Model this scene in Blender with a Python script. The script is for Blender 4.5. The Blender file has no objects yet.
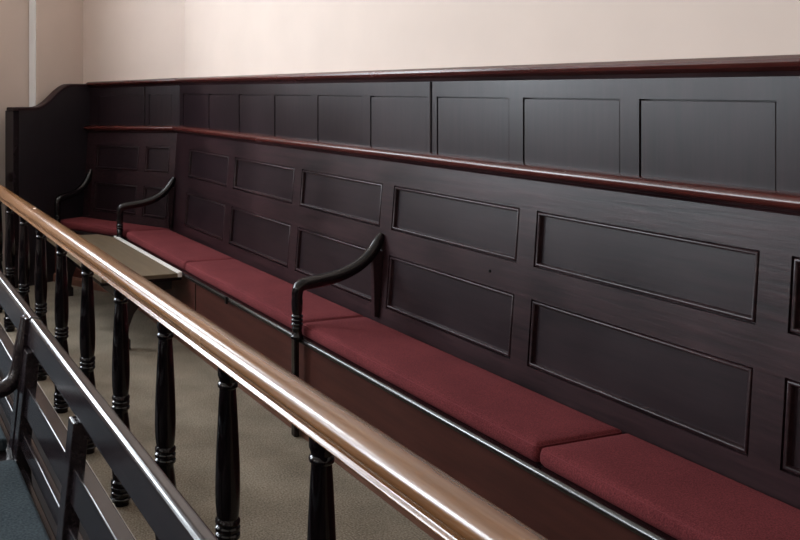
import bpy, bmesh, math, random
from mathutils import Vector, Matrix
random.seed(7)
scn = bpy.context.scene
COL = scn.collection

# ------------------------------------------------------------------ materials
def new_mat(name):
    m = bpy.data.materials.new(name); m.use_nodes = True
    nt = m.node_tree
    b = nt.nodes['Principled BSDF']
    return m, nt, b

def wood(name, dark, light, rough=0.35, stretch=(14, 1.0, 14), bump=0.04, coat=0.0, scale=3.0, spec=0.5):
    m, nt, b = new_mat(name)
    tc = nt.nodes.new('ShaderNodeTexCoord')
    mp = nt.nodes.new('ShaderNodeMapping'); mp.inputs['Scale'].default_value = stretch
    nt.links.new(tc.outputs['Object'], mp.inputs['Vector'])
    n1 = nt.nodes.new('ShaderNodeTexNoise'); n1.inputs['Scale'].default_value = scale
    n1.inputs['Detail'].default_value = 6; n1.inputs['Roughness'].default_value = 0.65
    nt.links.new(mp.outputs['Vector'], n1.inputs['Vector'])
    n2 = nt.nodes.new('ShaderNodeTexNoise'); n2.inputs['Scale'].default_value = 2.2
    n2.inputs['Detail'].default_value = 3
    nt.links.new(tc.outputs['Object'], n2.inputs['Vector'])
    mx = nt.nodes.new('ShaderNodeMath'); mx.operation = 'MULTIPLY_ADD'
    mx.inputs[1].default_value = 0.6
    nt.links.new(n1.outputs['Fac'], mx.inputs[0])
    m2 = nt.nodes.new('ShaderNodeMath'); m2.operation = 'MULTIPLY'; m2.inputs[1].default_value = 0.4
    nt.links.new(n2.outputs['Fac'], m2.inputs[0]); nt.links.new(m2.outputs[0], mx.inputs[2])
    r = nt.nodes.new('ShaderNodeValToRGB')
    r.color_ramp.elements[0].position = 0.36; r.color_ramp.elements[0].color = (*dark, 1)
    r.color_ramp.elements[1].position = 0.66; r.color_ramp.elements[1].color = (*light, 1)
    nt.links.new(mx.outputs[0], r.inputs['Fac'])
    nt.links.new(r.outputs['Color'], b.inputs['Base Color'])
    rr = nt.nodes.new('ShaderNodeMapRange')
    rr.inputs['To Min'].default_value = rough - 0.07; rr.inputs['To Max'].default_value = rough + 0.09
    nt.links.new(n2.outputs['Fac'], rr.inputs['Value']); nt.links.new(rr.outputs['Result'], b.inputs['Roughness'])
    bp = nt.nodes.new('ShaderNodeBump'); bp.inputs['Strength'].default_value = bump; bp.inputs['Distance'].default_value = 0.004
    nt.links.new(n1.outputs['Fac'], bp.inputs['Height']); nt.links.new(bp.outputs['Normal'], b.inputs['Normal'])
    b.inputs['Coat Weight'].default_value = coat; b.inputs['Coat Roughness'].default_value = 0.15
    b.inputs['Specular IOR Level'].default_value = spec
    return m

def fabric(name, c0, c1, scale=260, bump=0.35, sheen=0.2, rough=0.95):
    m, nt, b = new_mat(name)
    tc = nt.nodes.new('ShaderNodeTexCoord')
    n1 = nt.nodes.new('ShaderNodeTexNoise'); n1.inputs['Scale'].default_value = scale; n1.inputs['Detail'].default_value = 3
    n2 = nt.nodes.new('ShaderNodeTexNoise'); n2.inputs['Scale'].default_value = 5; n2.inputs['Detail'].default_value = 4
    for n in (n1, n2): nt.links.new(tc.outputs['Object'], n.inputs['Vector'])
    mx = nt.nodes.new('ShaderNodeMath'); mx.operation = 'MULTIPLY_ADD'; mx.inputs[1].default_value = 0.75
    m2 = nt.nodes.new('ShaderNodeMath'); m2.operation = 'MULTIPLY'; m2.inputs[1].default_value = 0.25
    nt.links.new(n2.outputs['Fac'], m2.inputs[0]); nt.links.new(n1.outputs['Fac'], mx.inputs[0]); nt.links.new(m2.outputs[0], mx.inputs[2])
    r = nt.nodes.new('ShaderNodeValToRGB')
    r.color_ramp.elements[0].position = 0.35; r.color_ramp.elements[0].color = (*c0, 1)
    r.color_ramp.elements[1].position = 0.65; r.color_ramp.elements[1].color = (*c1, 1)
    nt.links.new(mx.outputs[0], r.inputs['Fac']); nt.links.new(r.outputs['Color'], b.inputs['Base Color'])
    b.inputs['Roughness'].default_value = rough
    b.inputs['Sheen Weight'].default_value = sheen; b.inputs['Sheen Tint'].default_value = (*c1, 1)
    b.inputs['Specular IOR Level'].default_value = 0.15
    bp = nt.nodes.new('ShaderNodeBump'); bp.inputs['Strength'].default_value = bump; bp.inputs['Distance'].default_value = 0.003
    nt.links.new(n1.outputs['Fac'], bp.inputs['Height']); nt.links.new(bp.outputs['Normal'], b.inputs['Normal'])
    return m

def plaster(name, col):
    m, nt, b = new_mat(name)
    tc = nt.nodes.new('ShaderNodeTexCoord')
    n1 = nt.nodes.new('ShaderNodeTexNoise'); n1.inputs['Scale'].default_value = 3; n1.inputs['Detail'].default_value = 5
    nt.links.new(tc.outputs['Object'], n1.inputs['Vector'])
    r = nt.nodes.new('ShaderNodeValToRGB')
    r.color_ramp.elements[0].position = 0.3; r.color_ramp.elements[0].color = (*[c * 0.95 for c in col], 1)
    r.color_ramp.elements[1].position = 0.7; r.color_ramp.elements[1].color = (*col, 1)
    nt.links.new(n1.outputs['Fac'], r.inputs['Fac']); nt.links.new(r.outputs['Color'], b.inputs['Base Color'])
    b.inputs['Roughness'].default_value = 0.8
    n2 = nt.nodes.new('ShaderNodeTexNoise'); n2.inputs['Scale'].default_value = 120
    nt.links.new(tc.outputs['Object'], n2.inputs['Vector'])
    bp = nt.nodes.new('ShaderNodeBump'); bp.inputs['Strength'].default_value = 0.05; bp.inputs['Distance'].default_value = 0.002
    nt.links.new(n2.outputs['Fac'], bp.inputs['Height']); nt.links.new(bp.outputs['Normal'], b.inputs['Normal'])
    return m

M = dict(
    dark=wood('dark_mahogany', (0.0055, 0.0028, 0.004), (0.036, 0.0155, 0.018), 0.33, (14, 0.8, 14), 0.14, 0.0, 4.0, 0.27),
    panelv=wood('dark_panel_wood', (0.0075, 0.0042, 0.0058), (0.021, 0.011, 0.0135), 0.33, (10, 10, 0.7), 0.06, 0.0, 4.0, 0.24),
    panelh=wood('dark_panel_wood_long_grain', (0.0075, 0.0040, 0.0055), (0.021, 0.0105, 0.013), 0.33, (12, 0.8, 12), 0.06, 0.0, 4.0, 0.27),
    cap=wood('red_mahogany', (0.040, 0.008, 0.007), (0.085, 0.017, 0.013), 0.24, (14, 1.0, 14), 0.02),
    front=wood('red_brown_board', (0.040, 0.011, 0.008), (0.070, 0.020, 0.014), 0.5, (10, 0.8, 10), 0.03, 0.0, 3.0, 0.2),
    plinth=wood('brown_plinth', (0.11, 0.045, 0.030), (0.16, 0.07, 0.045), 0.4, (10, 0.8, 10), 0.03),
    rail=wood('polished_handrail', (0.14, 0.060, 0.022), (0.25, 0.116, 0.046), 0.24, (20, 0.7, 20), 0.0, 0.3),
    black=wood('black_brown_turned_wood', (0.0035, 0.0022, 0.0032), (0.0075, 0.0045, 0.0055), 0.13, (10, 10, 1), 0.0),
    nosing=wood('polished_black_nosing', (0.0045, 0.003, 0.0035), (0.009, 0.006, 0.0065), 0.2, (10, 0.6, 10), 0.0, 0.0, 3.0, 0.8),
    endp=wood('black_end_panel_wood', (0.0075, 0.0055, 0.0085), (0.015, 0.010, 0.0135), 0.5, (8, 8, 1), 0.03),
    pew=wood('worn_dark_pew_wood', (0.008, 0.0058, 0.0075), (0.021, 0.015, 0.0175), 0.17, (16, 1.0, 16), 0.04, 0.0, 3.0, 0.45),
    boards=wood('dark_floor_boards', (0.012, 0.008, 0.008), (0.025, 0.017, 0.016), 0.6, (10, 0.8, 10), 0.03, 0.0, 3.0, 0.2),
    table=wood('dull_brown_tabletop', (0.115, 0.083, 0.052), (0.17, 0.128, 0.083), 0.5, (8, 0.8, 8), 0.03, 0.0, 3.0, 0.3),
    lip=wood('pale_glint_and_plug', (0.82, 0.79, 0.75), (0.92, 0.90, 0.87), 0.16, (8, 0.8, 8), 0.0),  # window glint put into the table edge colour; also the handrail plug
    red=fabric('maroon_cushion_fabric', (0.075, 0.013, 0.016), (0.185, 0.037, 0.041)),
    piping=fabric('maroon_piping', (0.11, 0.02, 0.024), (0.19, 0.04, 0.045)),
    blue=fabric('blue_grey_fabric', (0.016, 0.024, 0.030), (0.050, 0.066, 0.074), 150),
    carpet=fabric('beige_carpet', (0.095, 0.077, 0.055), (0.32, 0.27, 0.205), 150, 0.6),
    wall=plaster('cream_plaster', (0.62, 0.515, 0.45)),
    ceil=plaster('ceiling_paint', (0.8, 0.76, 0.7)),
    strip=plaster('pale_floor_edging', (0.52, 0.47, 0.42)),
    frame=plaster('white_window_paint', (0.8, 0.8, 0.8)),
    metal=None,
)
mm, nt_, b_ = new_mat('dark_metal'); b_.inputs['Base Color'].default_value = (0.02, 0.02, 0.02, 1)
b_.inputs['Metallic'].default_value = 0.9; b_.inputs['Roughness'].default_value = 0.4; M['metal'] = mm
mm, nt_, b_ = new_mat('window_glass'); b_.inputs['Base Color'].default_value = (1, 1, 1, 1)
b_.inputs['Transmission Weight'].default_value = 1; b_.inputs['Roughness'].default_value = 0.0; b_.inputs['IOR'].default_value = 1.0
M['glass'] = mm

# ------------------------------------------------------------------ objects
def thing(name, label, cat, loc=(0, 0, 0), group=None):
    o = bpy.data.objects.new(name, None); COL.objects.link(o); o.location = loc
    o.empty_display_size = 0.1
    tag(o, label, cat, group); return o
def tag(o, label=None, cat=None, group=None, kind=None):
    if label: o['label'] = label
    if cat: o['category'] = cat
    if group: o['group'] = group
    if kind: o['kind'] = kind
    return o
def wloc(o):
    v = Vector((0, 0, 0))
    while o: v += o.location; o = o.parent
    return v
def build(name, bm, mat, parent=None, loc=None, smooth=False, bevel=0.0, seg=2, recalc=True):
    """world-space bmesh -> linked object; origin at loc (or the parent's origin)"""
    base = wloc(parent) if parent else Vector(loc or (0, 0, 0))
    if parent and loc is not None: base = Vector(loc)
    if recalc: bmesh.ops.recalc_face_normals(bm, faces=bm.faces)
    for v in bm.verts: v.co -= base
    me = bpy.data.meshes.new(name); bm.to_mesh(me); bm.free()
    if smooth:
        for p in me.polygons: p.use_smooth = True
    o = bpy.data.objects.new(name, me); COL.objects.link(o); me.materials.append(mat)
    if parent:
        o.parent = parent; o.location = base - wloc(parent)
    else: o.location = base
    if bevel:
        b = o.modifiers.new('bevel', 'BEVEL'); b.width = bevel; b.segments = seg; b.limit_method = 'ANGLE'; b.angle_limit = math.radians(40)
        b.harden_normals = False
    if smooth:
        try:
            bm2 = None
            for e in me.edges: pass
            me.set_sharp_from_angle(angle=math.radians(42))
        except Exception: pass
    return o
def box(bm, a, b):
    vs = [bm.verts.new((x, y, z)) for x in (a[0], b[0]) for y in (a[1], b[1]) for z in (a[2], b[2])]
    for f in ((0, 1, 3, 2), (4, 6, 7, 5), (0, 4, 5, 1), (2, 3, 7, 6), (0, 2, 6, 4), (1, 5, 7, 3)):
        bm.faces.new([vs[i] for i in f])
    return bm
def B(*ab):
    bm = bmesh.new()
    for i in range(0, len(ab), 2): box(bm, ab[i], ab[i + 1])
    return bm
def hexa(bm, pts):
    """8 points: 4 bottom loop, 4 top loop"""
    vs = [bm.verts.new(p) for p in pts]
    for f in ((3, 2, 1, 0), (4, 5, 6, 7), (0, 1, 5, 4), (1, 2, 6, 5), (2, 3, 7, 6), (3, 0, 4, 7)):
        bm.faces.new([vs[i] for i in f])
    return bm
def loft(rings, close=True, caps=True, bm=None):
    bm = bm or bmesh.new()
    V = [[bm.verts.new(p) for p in r] for r in rings]
    n = len(rings[0])
    for a, b in zip(V[:-1], V[1:]):
        for i in range(n if close else n - 1):
            bm.faces.new((a[i], a[(i + 1) % n], b[(i + 1) % n], b[i]))
    if caps:
        bm.faces.new(V[0][::-1]); bm.faces.new(V[-1])
    return bm
def lathe(prof, cx, cy, n=20, bm=None):
    return loft([[(cx + r * math.cos(2 * math.pi * i / n), cy + r * math.sin(2 * math.pi * i / n), z) for i in range(n)] for r, z in prof], bm=bm)
def tube(pts, radii, n=14, flat=1.0, bm=None):
    pts = [Vector(p) for p in pts]; rings = []
    side = None
    for i, p in enumerate(pts):
        t = (pts[min(i + 1, len(pts) - 1)] - pts[max(i - 1, 0)]).normalized()
        if side is None:
            ref = Vector((0, 1, 0)) if abs(t.y) < 0.9 else Vector((1, 0, 0))
            side = ref - t * ref.dot(t)
        else: side = side - t * side.dot(t)
        side.normalize(); up = t.cross(side)
        r = radii[i] if isinstance(radii, (list, tuple)) else radii
        rings.append([p + side * r * flat * math.cos(2 * math.pi * k / n) + up * r * math.sin(2 * math.pi * k / n) for k in range(n)])
    return loft(rings, bm=bm)
def spline(ctrl, per=6):
    """Catmull-Rom through control points"""
    P = [Vector(c) for c in ctrl]; P = [2 * P[0] - P[1]] + P + [2 * P[-1] - P[-2]]
    out = []
    for i in range(1, len(P) - 2):
        for k in range(per):
            t = k / per; a, b, c, d = P[i - 1:i + 3]
            out.append(0.5 * ((2 * b) + (c - a) * t + (2 * a - 5 * b + 4 * c - d) * t * t + (3 * b - a - 3 * c + d) * t ** 3))
    out.append(P[-2]); return out

# ------------------------------------------------------------------ the two bench lines (long straight run, then a canted corner)
BETA = math.radians(28); TB = math.tan(BETA / 2)
CX, CY = 2.22, 6.58                       # seat-back corner on plan
U2 = Vector((-math.sin(BETA), math.cos(BETA), 0)); N2 = Vector((-math.cos(BETA), -math.sin(BETA), 0))
NEAR = -0.9
def lean(z): return 0.08 * (z - 0.49)      # how far the seat back leans away at height z
def PM(t, o, z):                           # main: t = y on plan, o = offset into the room
    return Vector((CX - o, t, z))
def PS(t, o, z):                           # canted: t from corner
    z -= .026 * max(0, min(1, t)) * min(1, max(0, (z - .55) / .55)) if z < 2 else 0
    return Vector((CX, CY, 0)) + U2 * t + N2 * o + Vector((0, 0, z))
def mitre(P, t, o):                        # end of a run that meets the corner
    return (CY - o * TB) if P is PM else o * TB
def run(P, profile, ta, tb, caps=True, bm=None):
    """sweep profile [(o,z)] from ta to tb; 'm' = mitred corner"""
    def ring(t): return [P(mitre(P, t, o) if t == 'm' else t, o, z) for o, z in profile]
    return loft([ring(ta), ring(tb)], bm=bm)
def panel_frame(P, face, ts, zs, holes, depth=0.02, back=None):
    """front grid with stepped openings. face(z)->offset of the front. ts may hold 'm'."""
    bm = bmesh.new(); V = {}
    def T(t, o): return mitre(P, t, o) if t == 'm' else t
    for i, t in enumerate(ts):
        for j, z in enumerate(zs):
            o = face(z); V[i, j] = bm.verts.new(P(T(t, o), o, z))
    for i in range(len(ts) - 1):
        for j in range(len(zs) - 1):
            q = [V[i, j], V[i + 1, j], V[i + 1, j + 1], V[i, j + 1]]
            if (i, j) in holes:
                bk = [bm.verts.new(P(T(ts[a], 0), face(zs[b]) - depth, zs[b])) for a, b in ((i, j), (i + 1, j), (i + 1, j + 1), (i, j + 1))]
                for k in range(4): bm.faces.new((q[k], bk[k], bk[(k + 1) % 4], q[(k + 1) % 4]))
                bm.faces.new(bk)
            else: bm.faces.new(q)
    # closed back
    nI, nJ = len(ts) - 1, len(zs) - 1
    loop = [(i, 0) for i in range(nI + 1)] + [(nI, j) for j in range(1, nJ + 1)] + [(i, nJ) for i in range(nI - 1, -1, -1)] + [(0, j) for j in range(nJ - 1, 0, -1)]
    bo = back
    bk = {}
    for i, j in loop: bk[i, j] = bm.verts.new(P(T(ts[i], bo), bo, zs[j]))
    for a, b in zip(loop, loop[1:] + loop[:1]): bm.faces.new((V[a], bk[a], bk[b], V[b]))
    bm.faces.new([bk[k] for k in loop])
    return bm
def panel_parts(P, face, t0, t1, z0, z1, parent, mat, depth=0.016, mw=0.020):
    """a sunk panel with its bead moulding as a sub-part"""
    e = 0.0045 if depth < .01 else 0.001
    bm = bmesh.new()
    dk = .015 if depth < .01 else .003
    def c(t, z, o): return P(t, face(z) + o, z)
    a, b = (t0 + e, t1 - e) if t0 < t1 else (t0 - e, t1 + e)
    hexa(bm, [c(a, z0 + e, -depth - dk), c(b, z0 + e, -depth - dk), c(b, z0 + e, -depth), c(a, z0 + e, -depth),
              c(a, z1 - e, -depth - dk), c(b, z1 - e, -depth - dk), c(b, z1 - e, -depth), c(a, z1 - e, -depth)])
    pn = build('panel', bm, mat, parent, bevel=.0015 if depth < .01 else 0)
    if depth < .01: return pn
    else:
        prof = [(0.0, -depth), (0.0, -.012), (.0035, -.012)]
        for q in range(9):
            an = math.pi * q / 8; prof.append((.0095 - .006 * math.cos(an), -.006 + .0065 * math.sin(an)))
        prof += [(.0158, -.013), (mw, -depth)]
    sg = 1 if b > a else -1
    bm = bmesh.new(); R = []
    for (tt, st, zz, sz) in ((a, sg, z0 + e, 1), (b, -sg, z0 + e, 1), (b, -sg, z1 - e, -1), (a, sg, z1 - e, -1)):
        R.append([bm.verts.new(c(tt + st * w, zz + sz * w, o)) for w, o in prof])
    for k in range(4):
        A, Bq = R[k], R[(k + 1) % 4]
        for i in range(len(prof)):
            j = (i + 1) % len(prof)
            bm.faces.new((A[i], A[j], Bq[j], Bq[i]))
    build('moulding', bm, M['dark'], pn, smooth=True)
    return pn

# ------------------------------------------------------------------ setting
def struct(name, bm, mat, parent=None, **k):
    o = build(name, bm, mat, parent, **k)
    if parent is None: o['kind'] = 'structure'
    return o
H = 3.9
WO = -0.125                                # plaster face behind the panelling
floor = struct('floor', B((.88, -3.1, -0.1), (3.2, 9.6, 0)), M['carpet'])
struct('floor_boards', B((-4.6, -3.1, -0.1), (.88, 9.6, 0)), M['boards'])
struct('ceiling', B((-4.6, -3.1, H), (3.2, 9.6, H + 0.1)), M['ceil'])
struct('wall_right', run(PM, [(WO, 0), (WO, H), (WO - .15, H), (WO - .15, 0)], -3.0, 'm'), M['wall'])
TE = 1.13                                  # where the canted run meets the pier
struct('wall_canted', run(PS, [(WO, 0), (WO, H), (WO - .15, H), (WO - .15, 0)], 'm', TE), M['wall'])
PIERO = 0.372
PT = 0.085
struct('wall_pier', run(PS, [(PIERO, 0), (PIERO, H), (WO - .15, H), (WO - .15, 0)], TE, TE + PT), M['wall'], bevel=0.012, seg=3)
struct('lit_edge_trim', run(PS, [(PIERO - .001, 0), (PIERO + .012, 0), (PIERO + .012, H - .02), (PIERO - .001, H - .02)], TE + .004, TE + PT - .004), M['frame'], bevel=.004)  # white strip added in place of the daylight on the pier's edge
# far wall with two tall windows (left of the picture), on the line t = TE + PT
TW = TE + PT
FARW = [(.95, 1.85), (2.45, 3.45), (4.2, 5.2)]
WZ = (1.0, 3.3)
FZ = [(1.75, 3.65), (1.42, 3.5), (1.42, 3.5)]
def far_pt(o, dt, z): return PS(TW + dt, o, z)
bm = bmesh.new()
edges = [-0.3] + [x for w in FARW for x in w] + [7.3]
for i in range(len(edges) - 1):
    a, b = edges[i], edges[i + 1]
    segs = [(0, H)] if i % 2 == 0 else [(0, FZ[i // 2][0]), (FZ[i // 2][1], H)]
    for z0, z1 in segs:
        hexa(bm, [far_pt(a, 0, z0), far_pt(b, 0, z0), far_pt(b, .2, z0), far_pt(a, .2, z0),
                  far_pt(a, 0, z1), far_pt(b, 0, z1), far_pt(b, .2, z1), far_pt(a, .2, z1)])
struct('wall_far', bm, M['wall'])
LEFTX = -4.4
LEFTW = [(-1.6, -0.3), (1.2, 2.5)]
bm = bmesh.new()
edges = [-3.0] + [x for w in LEFTW for x in w] + [7.0]
for i in range(len(edges) - 1):
    segs = [(0, H)] if i % 2 == 0 else [(0, WZ[0]), (WZ[1], H)]
    for z0, z1 in segs: box(bm, (LEFTX - .2, edges[i], z0), (LEFTX, edges[i + 1], z1))
struct('wall_left', bm, M['wall'])
struct('wall_back', B((-4.6, -3.1, 0), (2.6, -3.0, H)), M['wall'])
nw = 0
def window(pf, a, b, zz=WZ):
    """pf(along, depth, z); sash frame with glazing bars + the daylight that comes in"""
    global nw
    nw += 1
    bm = bmesh.new()
    def bar(a0, a1, z0, z1, d0=.10, d1=.15):
        hexa(bm, [pf(a0, d0, z0), pf(a1, d0, z0), pf(a1, d1, z0), pf(a0, d1, z0), pf(a0, d0, z1), pf(a1, d0, z1), pf(a1, d1, z1), pf(a0, d1, z1)])
    z0, z1 = zz
    for z in (z0, (z0 + z1) / 2 - .03, z1 - .06): bar(a, b, z, z + .06)
    for t in (a, b - .06): bar(t, t + .06, z0, z1)
    for k in (1, 2): t = a + (b - a) * k / 3; bar(t - .012, t + .012, z0, z1, .115, .14)
    for k in (1, 3): z = z0 + (z1 - z0) * k / 4; bar(a, b, z - .012, z + .012, .115, .14)
    w = struct('window_%d' % nw, bm, M['frame'])
    L = bpy.data.lights.new('daylight', 'AREA'); L.shape = 'RECTANGLE'; L.size = b - a; L.size_y = z1 - z0
    lo = bpy.data.objects.new('daylight', L); COL.objects.link(lo)
    c = pf((a + b) / 2, .19, (z0 + z1) / 2); n = (pf(a, 0, 1) - pf(a, 1, 1)).normalized()
    lo.location = c
    lo.rotation_euler = n.to_track_quat('-Z', 'Z').to_euler()
    return L
FAR_L = [window(far_pt, *w, zz=q) for w, q in zip(FARW, FZ)]
LEFT_L = [window(lambda t, d, z: Vector((LEFTX - d, t, z)), *w) for w in LEFTW]
for L, en in zip(FAR_L, (90, 215, 240)): L.energy = en; L.color = (0.86, 0.93, 1.0)
for L in LEFT_L: L.energy = 80; L.color = (1.0, 0.95, 0.92)
struct('trim_1', B((0.866, -2.0, 0), (0.886, 7.2, 0.012)), M['strip'])

# ------------------------------------------------------------------ upper wall panelling
UO = -0.08
def uface(z): return UO
CAPTOP = [(-0.124, 1.580), (-0.066, 1.580), (-0.058, 1.586), (-0.050, 1.588), (-0.041, 1.594), (-0.037, 1.603), (-0.040, 1.612), (-0.052, 1.617), (-0.060, 1.622), (-0.124, 1.624)]
CAPMOULD = [(-0.081, 1.566), (-0.075, 1.568), (-0.070, 1.580), (-0.081, 1.580)]
ZU0, ZU1 = 1.20, 1.502
def wall_panelling(P, label, stiles, ta, tb, seams, origin):
    t = thing('wall_panelling', label, 'wall panelling', origin)
    ts = [ta]; holes = []
    for a, b in stiles:                     # stiles = panel openings here
        ts += [a, b]; holes.append((len(ts) - 2, 1))
    ts.append(tb)
    zs = [1.02, ZU0, ZU1, 1.579]
    build('frame', panel_frame(P, uface, ts, zs, holes, 0.022, -0.122), M['panelv'], t)
    for a, b in stiles: panel_parts(P, uface, a, b, ZU0, ZU1, t, M['panelv'], 0.003, 0.009)
    build('cap_rail', run(P, CAPTOP, ta, tb), M['cap'], t, smooth=True)
    build('moulding', run(P, CAPMOULD, ta, tb), M['dark'], t)
    for s in seams:
        build('joint_bead', run(P, [(UO - .001, 1.22), (UO + .004, 1.22), (UO + .004, 1.566), (UO - .001, 1.566)], s - .004, s + .004), M['black'], t)
    return t
upm = []
for k in range(-5, 8):
    c0 = 2.252 + 0.5387 * k; a, b = c0 + .0385, c0 + .5387 - .0385
    if b > 6.56: b = 6.52
    upm.append((a, b))
wall_panelling(PM, 'long straight dark upper wall panelling under the cream wall, behind the red-cushioned bench', upm, NEAR, 'm', [3.332], (2.30, 3.0, 1.02))
wall_panelling(PS, 'short dark upper wall panelling on the angled corner wall beside the scrolled end panel', [(0.06, .308), (.385, .886)], 'm', 1.0, [.35], PS(.5, UO, 1.02))

# ------------------------------------------------------------------ benches
def bface(z): return -lean(z)
ZB = [0.435, 0.55, 0.787, 0.90, 1.10, 1.212]
BCAP = [(-0.079, 1.222), (-0.030, 1.222), (-0.022, 1.226), (-0.014, 1.236), (-0.014, 1.246), (-0.022, 1.256), (-0.034, 1.260), (-0.079, 1.262)]
BMOULD = [(-0.062, 1.205), (-0.050, 1.205), (-0.044, 1.213), (-0.034, 1.217), (-0.030, 1.222), (-0.062, 1.222)]
def armrest(parent, front, back, zt=0.0, floor_post=True):
    """front/back: plan positions of the turned post and of the arm's back end"""
    f = Vector((front[0], front[1], 0)); k = Vector((back[0], back[1], 0)); D = k - f; Ln = D.length
    prof = [(0.030, .432), (0.030, .442), (0.024, .448), (0.021, .470), (.024, .478), (.0215, .484), (.0265, .490), (.0265, .496), (.021, .502), (.0265, .508), (.0265, .514), (.021, .520), (.0265, .526), (.0265, .532), (.021, .538), (.0245, .556), (.0255, .585), (.0245, .61)]
    post = build('armrest', lathe(prof, f.x, f.y), M['black'], parent, smooth=True)
    path = [(0, .60), (.004, .635), (.035, .663), (.12, .672), (.24, .676), (.40, .686), (.57, .708), (.74, .742), (.88, .792), (.965, .845), (1.0, .872)]
    path = [(.0, .60), (.002, .632), (.022, .656), (.07, .668), (.16, .674), (.40, .688), (.60, .712), (.77, .75), (.90, .803), (.97, .85), (1.0, .876)]
    pts = spline([f + D * a + Vector((0, 0, z)) for a, z in path], 5)
    n = len(pts); rad = []
    for i in range(n):
        u = i / (n - 1); rad.append(.0245 + .004 * math.sin(u * math.pi) - (.012 * max(0, (u - .85) / .15)))
    build('arm', tube(pts, rad, 14, 0.95), M['black'], post, smooth=True)
    sd = Vector((-D.y, D.x, 0)).normalized() * .016
    dn = D.normalized()
    pl = build('back_bracket', hexa(bmesh.new(), [k - dn * .045 - sd + Vector((0, 0, .50)), k - dn * .045 + sd + Vector((0, 0, .50)), k - dn * .022 + sd + Vector((0, 0, .50)), k - dn * .022 - sd + Vector((0, 0, .50)),
                                         k - dn * .05 - sd + Vector((0, 0, .80)), k - dn * .05 + sd + Vector((0, 0, .80)), k + sd + Vector((0, 0, .80)), k - sd + Vector((0, 0, .80))]), M['dark'], post, bevel=.003)
    if floor_post:
        a = dn * .016
        build('post', hexa(bmesh.new(), [f - a * 1.3 - sd * 1.2, f - a * 1.3 + sd * 1.2, f + a * .2 + sd * 1.2, f + a * .2 - sd * 1.2] + [q + Vector((0, 0, .43)) for q in (f - a * 1.3 - sd * 1.2, f - a * 1.3 + sd * 1.2, f + a * .2 + sd * 1.2, f + a * .2 - sd * 1.2)]), M['black'], post, bevel=.004)
    return post
def bench(P, label, openings, ta, tb, depth, origin):
    t = thing('panelled_bench', label, 'bench', origin)
    ts = [ta]; holes = []
    for a, b in openings:
        ts += [a, b]; i = len(ts) - 2; holes += [(i, 1), (i, 3)]
    ts.append(tb)
    fr = build('back_frame', panel_frame(P, bface, ts, ZB, holes, 0.024, -0.079), M['dark'], t)
    for a, b in openings:
        for z0, z1 in ((ZB[1], ZB[2]), (ZB[3], ZB[4])): panel_parts(P, bface, a, b, z0, z1, t, M['panelh'], 0.016, 0.017)
    tag(build('cap_rail', run(P, BCAP, ta, tb), M['cap'], t, smooth=True), 'reddish polished cap rail')
    build('moulding', run(P, BMOULD, ta, tb), M['dark'], t)
    F = depth
    nose = [(F - .0145 + .0155 * math.sin(math.pi * q / 10), .4195 - .0145 * math.cos(math.pi * q / 10)) for q in range(11)]
    build('seat_board', run(P, [(-.05, .405)] + nose + [(-.05, .434)], ta, tb), M['nosing'], t, smooth=True)
    build('front_board', run(P, [(F - .045, 0.0), (F - .022, 0.0), (F - .022, .405), (F - .045, .405)], ta, tb), M['front'], t)
    build('plinth', run(P, [(F - .022, 0.0), (F - .004, 0.0), (F - .004, .050), (F - .010, .062), (F - .022, .066)], ta, tb), M['plinth'], t, bevel=.002)
    return t
DEP = 0.385
mo = [(-0.62, -.09), (0.0, .80), (.89, 1.69 - .0)]
mo = [(-.77, -.02), (.0 + .075, .79), (.885, 1.685 - .0)]
openings = [(-.80, -.08), (.02, .80), (.89, 1.685), (1.775, 2.641), (2.731, 3.572), (3.668, 4.487), (4.575, 5.43), (5.535, 6.285)]
long_bench = bench(PM, 'long dark panelled wall bench with curved armrests, running beside the aisle to the corner', openings, NEAR, 'm', DEP, (2.0, 3.0, 0))
long_bench_jt = build('joint', B((1.853, 5.04, .07), (1.858, 5.046, .40)), M['black'], long_bench)
build('nosing_clip', B((1.828, 4.50, .398), (1.84, 4.525, .437)), M['metal'], long_bench, bevel=.003)
build('nail', lathe([(.0001, -.0045), (.0045, -.004), (.0055, 0), (.0055, .004)], 0, 0, 10), M['metal'], long_bench, loc=(0, 0, 0))
nl = bpy.data.objects['nail']; nl.rotation_euler = (0, math.radians(90), 0); nl.location = Vector((2.247, 2.875, .843)) - Vector((2.0, 3.0, 0))
armrest(long_bench, (1.826, 3.66), (2.243, 3.635))
armrest(long_bench, (1.832, 6.60), (2.236, 6.535))
DS = 0.315
short_bench = bench(PS, 'short dark panelled bench on the angled corner wall, ending in the tall scrolled panel', [(.05, .308), (.380, .872)], 'm', 0.995, DS, PS(.5, .15, 0))
p1 = PS(.925, DS + .008, 0); p2 = PS(.925, -.03, 0)
armrest(short_bench, (p1.x, p1.y), (p2.x, p2.y), floor_post=False)
# scrolled end panel
def EP(o, z): return o, z
zt0, zt1 = 1.581, 1.397
OE = 0.70
prof = [(-.12, 0), (OE - .055, 0), (OE - .055, zt1)]
sc = []
for i in range(17):
    u = i / 16; o = 0.49 - .37 * u
    z = zt1 + (zt1 * 0 + (zt0 - zt1)) * (0.5 - 0.5 * math.cos(math.pi * u)); sc.append((o, z))
prof += sc + [(-.12, zt0)]
bm = loft([[PS(.997, o, z) for o, z in prof], [PS(1.055, o, z) for o, z in prof]])
ep = build('end_panel', bm, M['endp'], short_bench)
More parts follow.
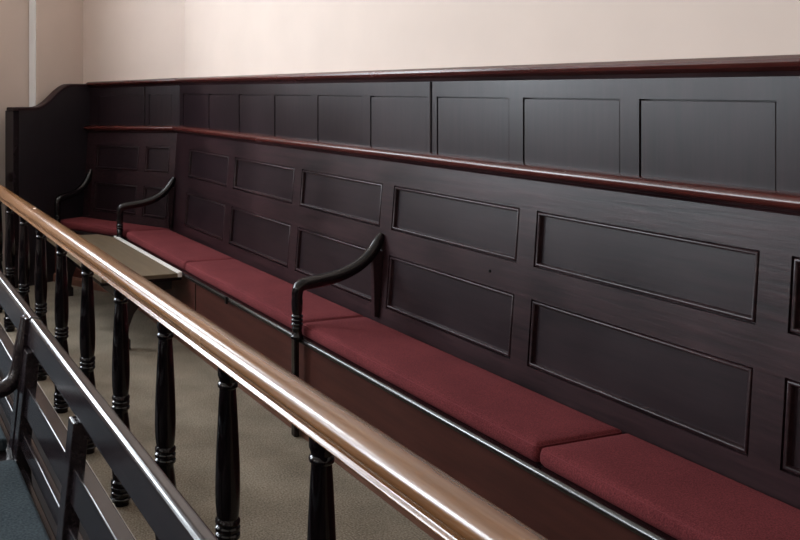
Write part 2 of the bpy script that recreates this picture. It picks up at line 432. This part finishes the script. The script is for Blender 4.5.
# cap following the scroll
top = [(OE + .01, zt1)] + sc + [(-.12, zt0)]
rings = []
for o, z in top:
    rings.append([PS(.985, o, z), PS(1.068, o, z), PS(1.068, o, z + .018), PS(1.058, o, z + .026), PS(.995, o, z + .026), PS(.985, o, z + .018)])
build('cap', loft(rings), M['dark'], ep, bevel=0)
build('end_post', run(PS, [(OE - .055, 0), (OE, 0), (OE, zt1 - .0), (OE - .055, zt1)], .997, 1.10), M['pew'], ep, bevel=.004)

# ------------------------------------------------------------------ red seat cushions
def cushion(P, ta, tb, o0, o1, z0, z1, label, mit=None, group='red bench cushions'):
    bm = bmesh.new(); h = .010
    def T(t, o):
        if t == 'c': return max(-.045 + .531 * o, (.006 - .883 * o) / .469)
        return mitre(P, t, o) - (.01 if P is PM else -.01) if t == 'm' else t
    r = .027; rc = .022
    om = (o0 + o1) / 2; L = abs(T(tb, om) - T(ta, om)); W = o1 - o0
    def loop(ins):
        out = []; q = max(rc - ins, .004); x0, x1, y0, y1 = ins, L - ins, ins, W - ins
        for cx, cy, a0 in ((x0 + q, y0 + q, math.pi), (x1 - q, y0 + q, 1.5 * math.pi), (x1 - q, y1 - q, 0), (x0 + q, y1 - q, .5 * math.pi)):
            for k in range(6): a = a0 + k * math.pi / 10; out.append((cx + q * math.cos(a), cy + q * math.sin(a)))
        return out
    def pt(x, y, z):
        o = o0 + y; s0, s1 = T(ta, o), T(tb, o)
        return P(s0 + (s1 - s0) * x / L, o, z)
    rings = []
    lv = [(.012, z0), (.002, z0 + .010), (0, z0 + .02)]
    for k in range(0, 6):
        a = math.pi / 2 * k / 5
        lv.append((r * (1 - math.cos(a)), z1 - r + r * math.sin(a)))
    lv += [(.05, z1 + .003), (.10, z1 + .005)]
    for ins, z in lv: rings.append([pt(x, y, z) for x, y in loop(ins)])
    loft(rings, bm=bm)
    c = P((T(ta, o0) + T(tb, o0)) / 2, (o0 + o1) / 2, z0)
    ob = build('seat_cushion', bm, M['red'], None, loc=c, smooth=True)
    tag(ob, label, 'cushion', group)
    # welt round the top edge
    rr = .003; ins = .007; zz = z1 - .010
    bmp = bmesh.new(); pts = [pt(x, y, zz) for x, y in loop(ins)]
    n = len(pts); cen = sum(pts, Vector()) / n; R = []
    for i, p in enumerate(pts):
        tng = (pts[(i + 1) % n] - pts[i - 1]).normalized(); sd = tng.cross(Vector((0, 0, 1))).normalized()
        R.append([bmp.verts.new(p + sd * rr * math.cos(a) + Vector((0, 0, 1)) * rr * math.sin(a)) for a in [k * math.pi / 3 for k in range(6)]])
    for i in range(n):
        A_, B_ = R[i], R[(i + 1) % n]
        for k in range(6): bmp.faces.new((A_[k], A_[(k + 1) % 6], B_[(k + 1) % 6], B_[k]))
    build('piping', bmp, M['piping'], ob, smooth=True)
    return ob
g = .002
for (a, b, lab) in ((.63, 2.165, 'maroon seat cushion on the long bench nearest the viewer, cut by the lower right edge'),
                    (2.165, 3.70, 'maroon seat cushion on the long bench just this side of the nearer curved armrest'),
                    (3.70, 5.245, 'maroon seat cushion on the long bench just beyond the nearer curved armrest'),
                    (5.245, 6.532, 'maroon seat cushion on the long bench beside the low table, by the farther armrest')):
    cushion(PM, a + g, b - g, .018, .362, .4345, .492, lab)
cushion(PS, 'c', .985, .018, DS - .025, .4345, .492, 'maroon seat cushion on the short corner bench, in front of the scrolled end panel')

# ------------------------------------------------------------------ low table between bench and balustrade
tb = thing('low_table', 'low brown table with glint-coloured edge strip pushed against the long bench', 'table', (1.5, 5.94, 0))
TX0, TX1, TY0, TY1 = 1.33, 1.826, 5.19, 6.65
pg = [(TX0, TY0), (TX1 - .028, TY0), (TX1 - .028, TY1), (1.72, 6.82), (TX0, 6.82)]
build('tabletop', loft([[(x, y, z) for x, y in pg] for z in (.412, .436)]), M['table'], tb, bevel=.003)
tag(build('glint_strip', B((TX1 - .028, TY0 - .003, .412), (TX1 - .001, TY1, .445)), M['lip'], tb, bevel=.004), 'edge strip coloured as a window glint')  # pale colour stands in for the window glint along this edge
build('end_batten', B((TX0, TY0 + .002, .394), (TX1 - .004, TY0 + .03, .4125)), M['black'], tb, bevel=.002)
for y in (TY0 + .03, 6.74):
    pr = [(1.43, 0), (1.515, 0), (1.515, .06), (1.50, .075), (1.508, .14), (1.535, .21), (1.585, .27), (1.66, .315), (1.73, .335), (1.77, .34), (1.77, .412), (1.43, .412)]
    if y > 6: pr = [(min(q, 1.66), z) for q, z in pr]; pr = [p for n, p in enumerate(pr) if n == 0 or p != pr[n - 1]]
    build('support', loft([[(s_, y, z) for s_, z in pr], [(s_, y + .04, z) for s_, z in pr]]), M['boards'], tb, bevel=.003)
build('stretcher', B((1.435, TY0 + .07, .30), (1.465, 6.74, .412)), M['black'], tb, bevel=.003)

# ------------------------------------------------------------------ balustrade
bl = thing('balustrade', 'long balustrade with polished brown handrail on black turned balusters beside the aisle', 'balustrade', (.918, 3.0, 0))
c = .918
half = [(0, .807), (.034, .807), (.0362, .808), (.0374, .8105), (.0365, .8135), (.033, .816), (.0305, .820), (.0315, .825), (.0355, .831), (.041, .838), (.0435, .847), (.0415, .858), (.035, .868), (.023, .8755), (.010, .878)]
pr = [(c + s, z) for s, z in half] + [(c - s, z) for s, z in half[::-1] if s > 0]
YJ = 5.12
def railseg(y0, y1): return loft([[(s, y, z) for s, z in pr] for y in (y0, y1)])
build('handrail', railseg(-1.2, YJ - .0025), M['rail'], bl, smooth=True)
build('handrail', railseg(YJ + .0025, 7.25), M['rail'], bl, smooth=True)
build('joint_plug', lathe([(.009, .872), (.009, .8795), (.006, .8805)], c + .004, YJ - .05, 14), M['lip'], bl, smooth=True)
build('joint', loft([[(c + (s - c) * .97, y, z - .001) for s, z in pr] for y in (YJ - .003, YJ + .003)]), M['black'], bl)
bp = [(.031, .0), (.031, .012), (.040, .026), (.034, .030), (.0375, .036), (.0375, .046), (.032, .050), (.0375, .056), (.0375, .066), (.032, .070), (.0375, .076), (.0375, .086), (.031, .093), (.033, .12), (.038, .18), (.039, .215), (.037, .26), (.031, .31), (.027, .338), (.027, .345),
      (.028, .350), (.0335, .354), (.0335, .362), (.0285, .367), (.0335, .372), (.0335, .380), (.0285, .385), (.0335, .390), (.0335, .398), (.0285, .404), (.030, .412), (.0325, .44), (.0335, .48), (.0325, .54), (.029, .62), (.025, .70), (.0225, .738), (.0225, .744), (.0265, .748), (.0275, .753), (.0265, .758), (.0225, .762), (.0235, .768), (.027, .778), (.027, .8085)]
bal0 = None
for k in range(-3, 11):
    y = 1.725 + .523 * k
    if bal0 is None:
        bal0 = build('baluster', lathe(bp, c, y, 24), M['black'], bl, loc=(c, y, 0), smooth=True)
    else:
        o = bal0.copy(); COL.objects.link(o); o.parent = bl; o.location = Vector((c, y, 0)) - bl.location

# ------------------------------------------------------------------ open-back pew in the foreground
def pl_(z): return .499 - .10 * (.83 - z)   # reclined back line: s at height z
def slat(y0, y1, z0, z1, th=.024, rnd=False):
    bm = bmesh.new(); n = Vector((math.cos(.0997), 0, -math.sin(.0997)))
    a, b = Vector((pl_(z0), 0, z0)), Vector((pl_(z1), 0, z1))
    q = [a, a + n * th, b + n * th, b]
    return loft([[p + Vector((0, y, 0)) for p in q] for y in (y0, y1)])
def open_pew(y0, y1, posts, label, arms):
    t = thing('open_back_pew', label, 'pew', (.3, (y0 + y1) / 2, 0))
    e = .0015
    build('top_rail', slat(y0 + e, y1 - e, .744, .830, .038), M['pew'], t, bevel=.012, seg=5)
    build('mid_rail', slat(y0 + e, y1 - e, .559, .642, .040), M['pew'], t, bevel=.003)
    build('bottom_rail', slat(y0 + e, y1 - e, .4585, .507, .022), M['pew'], t, bevel=.003)
    build('seat', B((.03, y0 + e, .375), (.475, y1 - e, .40)), M['pew'], t, bevel=.004)
    for y in posts:
        w = .027
        zt = .826 if any(abs(y - q) < .1 for q in arms) else .743
        prf = [(pl_(zt) - .010, zt), (pl_(zt) + .03, zt), (pl_(.43) + .03, .43), (.53, 0), (.48, 0), (pl_(.43) - .012, .43)]
        build('leg', loft([[(s_, yy, z) for s_, z in prf] for yy in (y - w, y + w)]), M['pew'], t, bevel=.003)
        build('leg', B((.06, y - w, 0), (.105, y + w, .375)), M['pew'], t, bevel=.003)
    for y in arms:
        pts = spline([(.492, y, .826), (.487, y, .77), (.480, y, .71), (.468, y, .655), (.440, y, .617), (.38, y, .60), (.28, y, .59), (.15, y, .585), (.10, y, .57), (.08, y, .53), (.078, y, .425)], 5)
        rad = [.013 + .012 * min(1, i / 8) for i in range(len(pts))]
        build('armrest', tube(pts, rad, 14, .9), M['pew'], t, smooth=True)
    return t
open_pew(.45, 2.84, [.75, 2.165, 2.79], 'nearer dark open-back slatted pew with blue seat, in the lower left corner', [])
open_pew(2.84, 5.6, [2.87, 4.2, 5.5], 'farther dark open-back slatted pew beyond the joint, at the left edge', [2.87])
def blue_pad(y0, y1, label):
    ob = build('seat_pad', B((.04, y0, .4005), (.445, y1, .440)), M['blue'], None, loc=(.24, (y0 + y1) / 2, .4005), bevel=.012, seg=3)
    tag(ob, label, 'cushion', 'blue pew pads'); return ob
blue_pad(.47, 2.75, 'blue-grey seat pad on the nearer pew, in the lower left corner')
blue_pad(2.91, 5.45, 'blue-grey seat pad on the farther pew beyond its curved armrest, at the left edge')

# ------------------------------------------------------------------ camera, world, view
cam = bpy.data.cameras.new('camera'); co = bpy.data.objects.new('camera', cam); COL.objects.link(co)
F = 920.0; PPX = 209.0; PPY = 90.0
cam.sensor_fit = 'HORIZONTAL'; cam.sensor_width = 36; cam.lens = F / 800 * 36
cam.shift_x = (400 - PPX) / 800; cam.shift_y = (PPY - 270) / 800
cam.clip_start = 0.05
co.location = (0, 0, 1.53)
th = math.atan2(PPX + 145, F)
co.rotation_euler = (math.radians(90), 0, -th)
scn.camera = co
w = bpy.data.worlds.new('world'); scn.world = w; w.use_nodes = True
w.node_tree.nodes['Background'].inputs['Color'].default_value = (0.8, 0.9, 1.0, 1)
w.node_tree.nodes['Background'].inputs['Strength'].default_value = 1.0
vs = scn.view_settings; vs.view_transform = 'Standard'; vs.look = 'None'; vs.gamma = 1; vs.exposure = 0.0
try: vs.use_curve_mapping = False
except Exception: pass
scn.cycles.use_denoising = True
scn.cycles.max_bounces = 10; scn.cycles.diffuse_bounces = 6
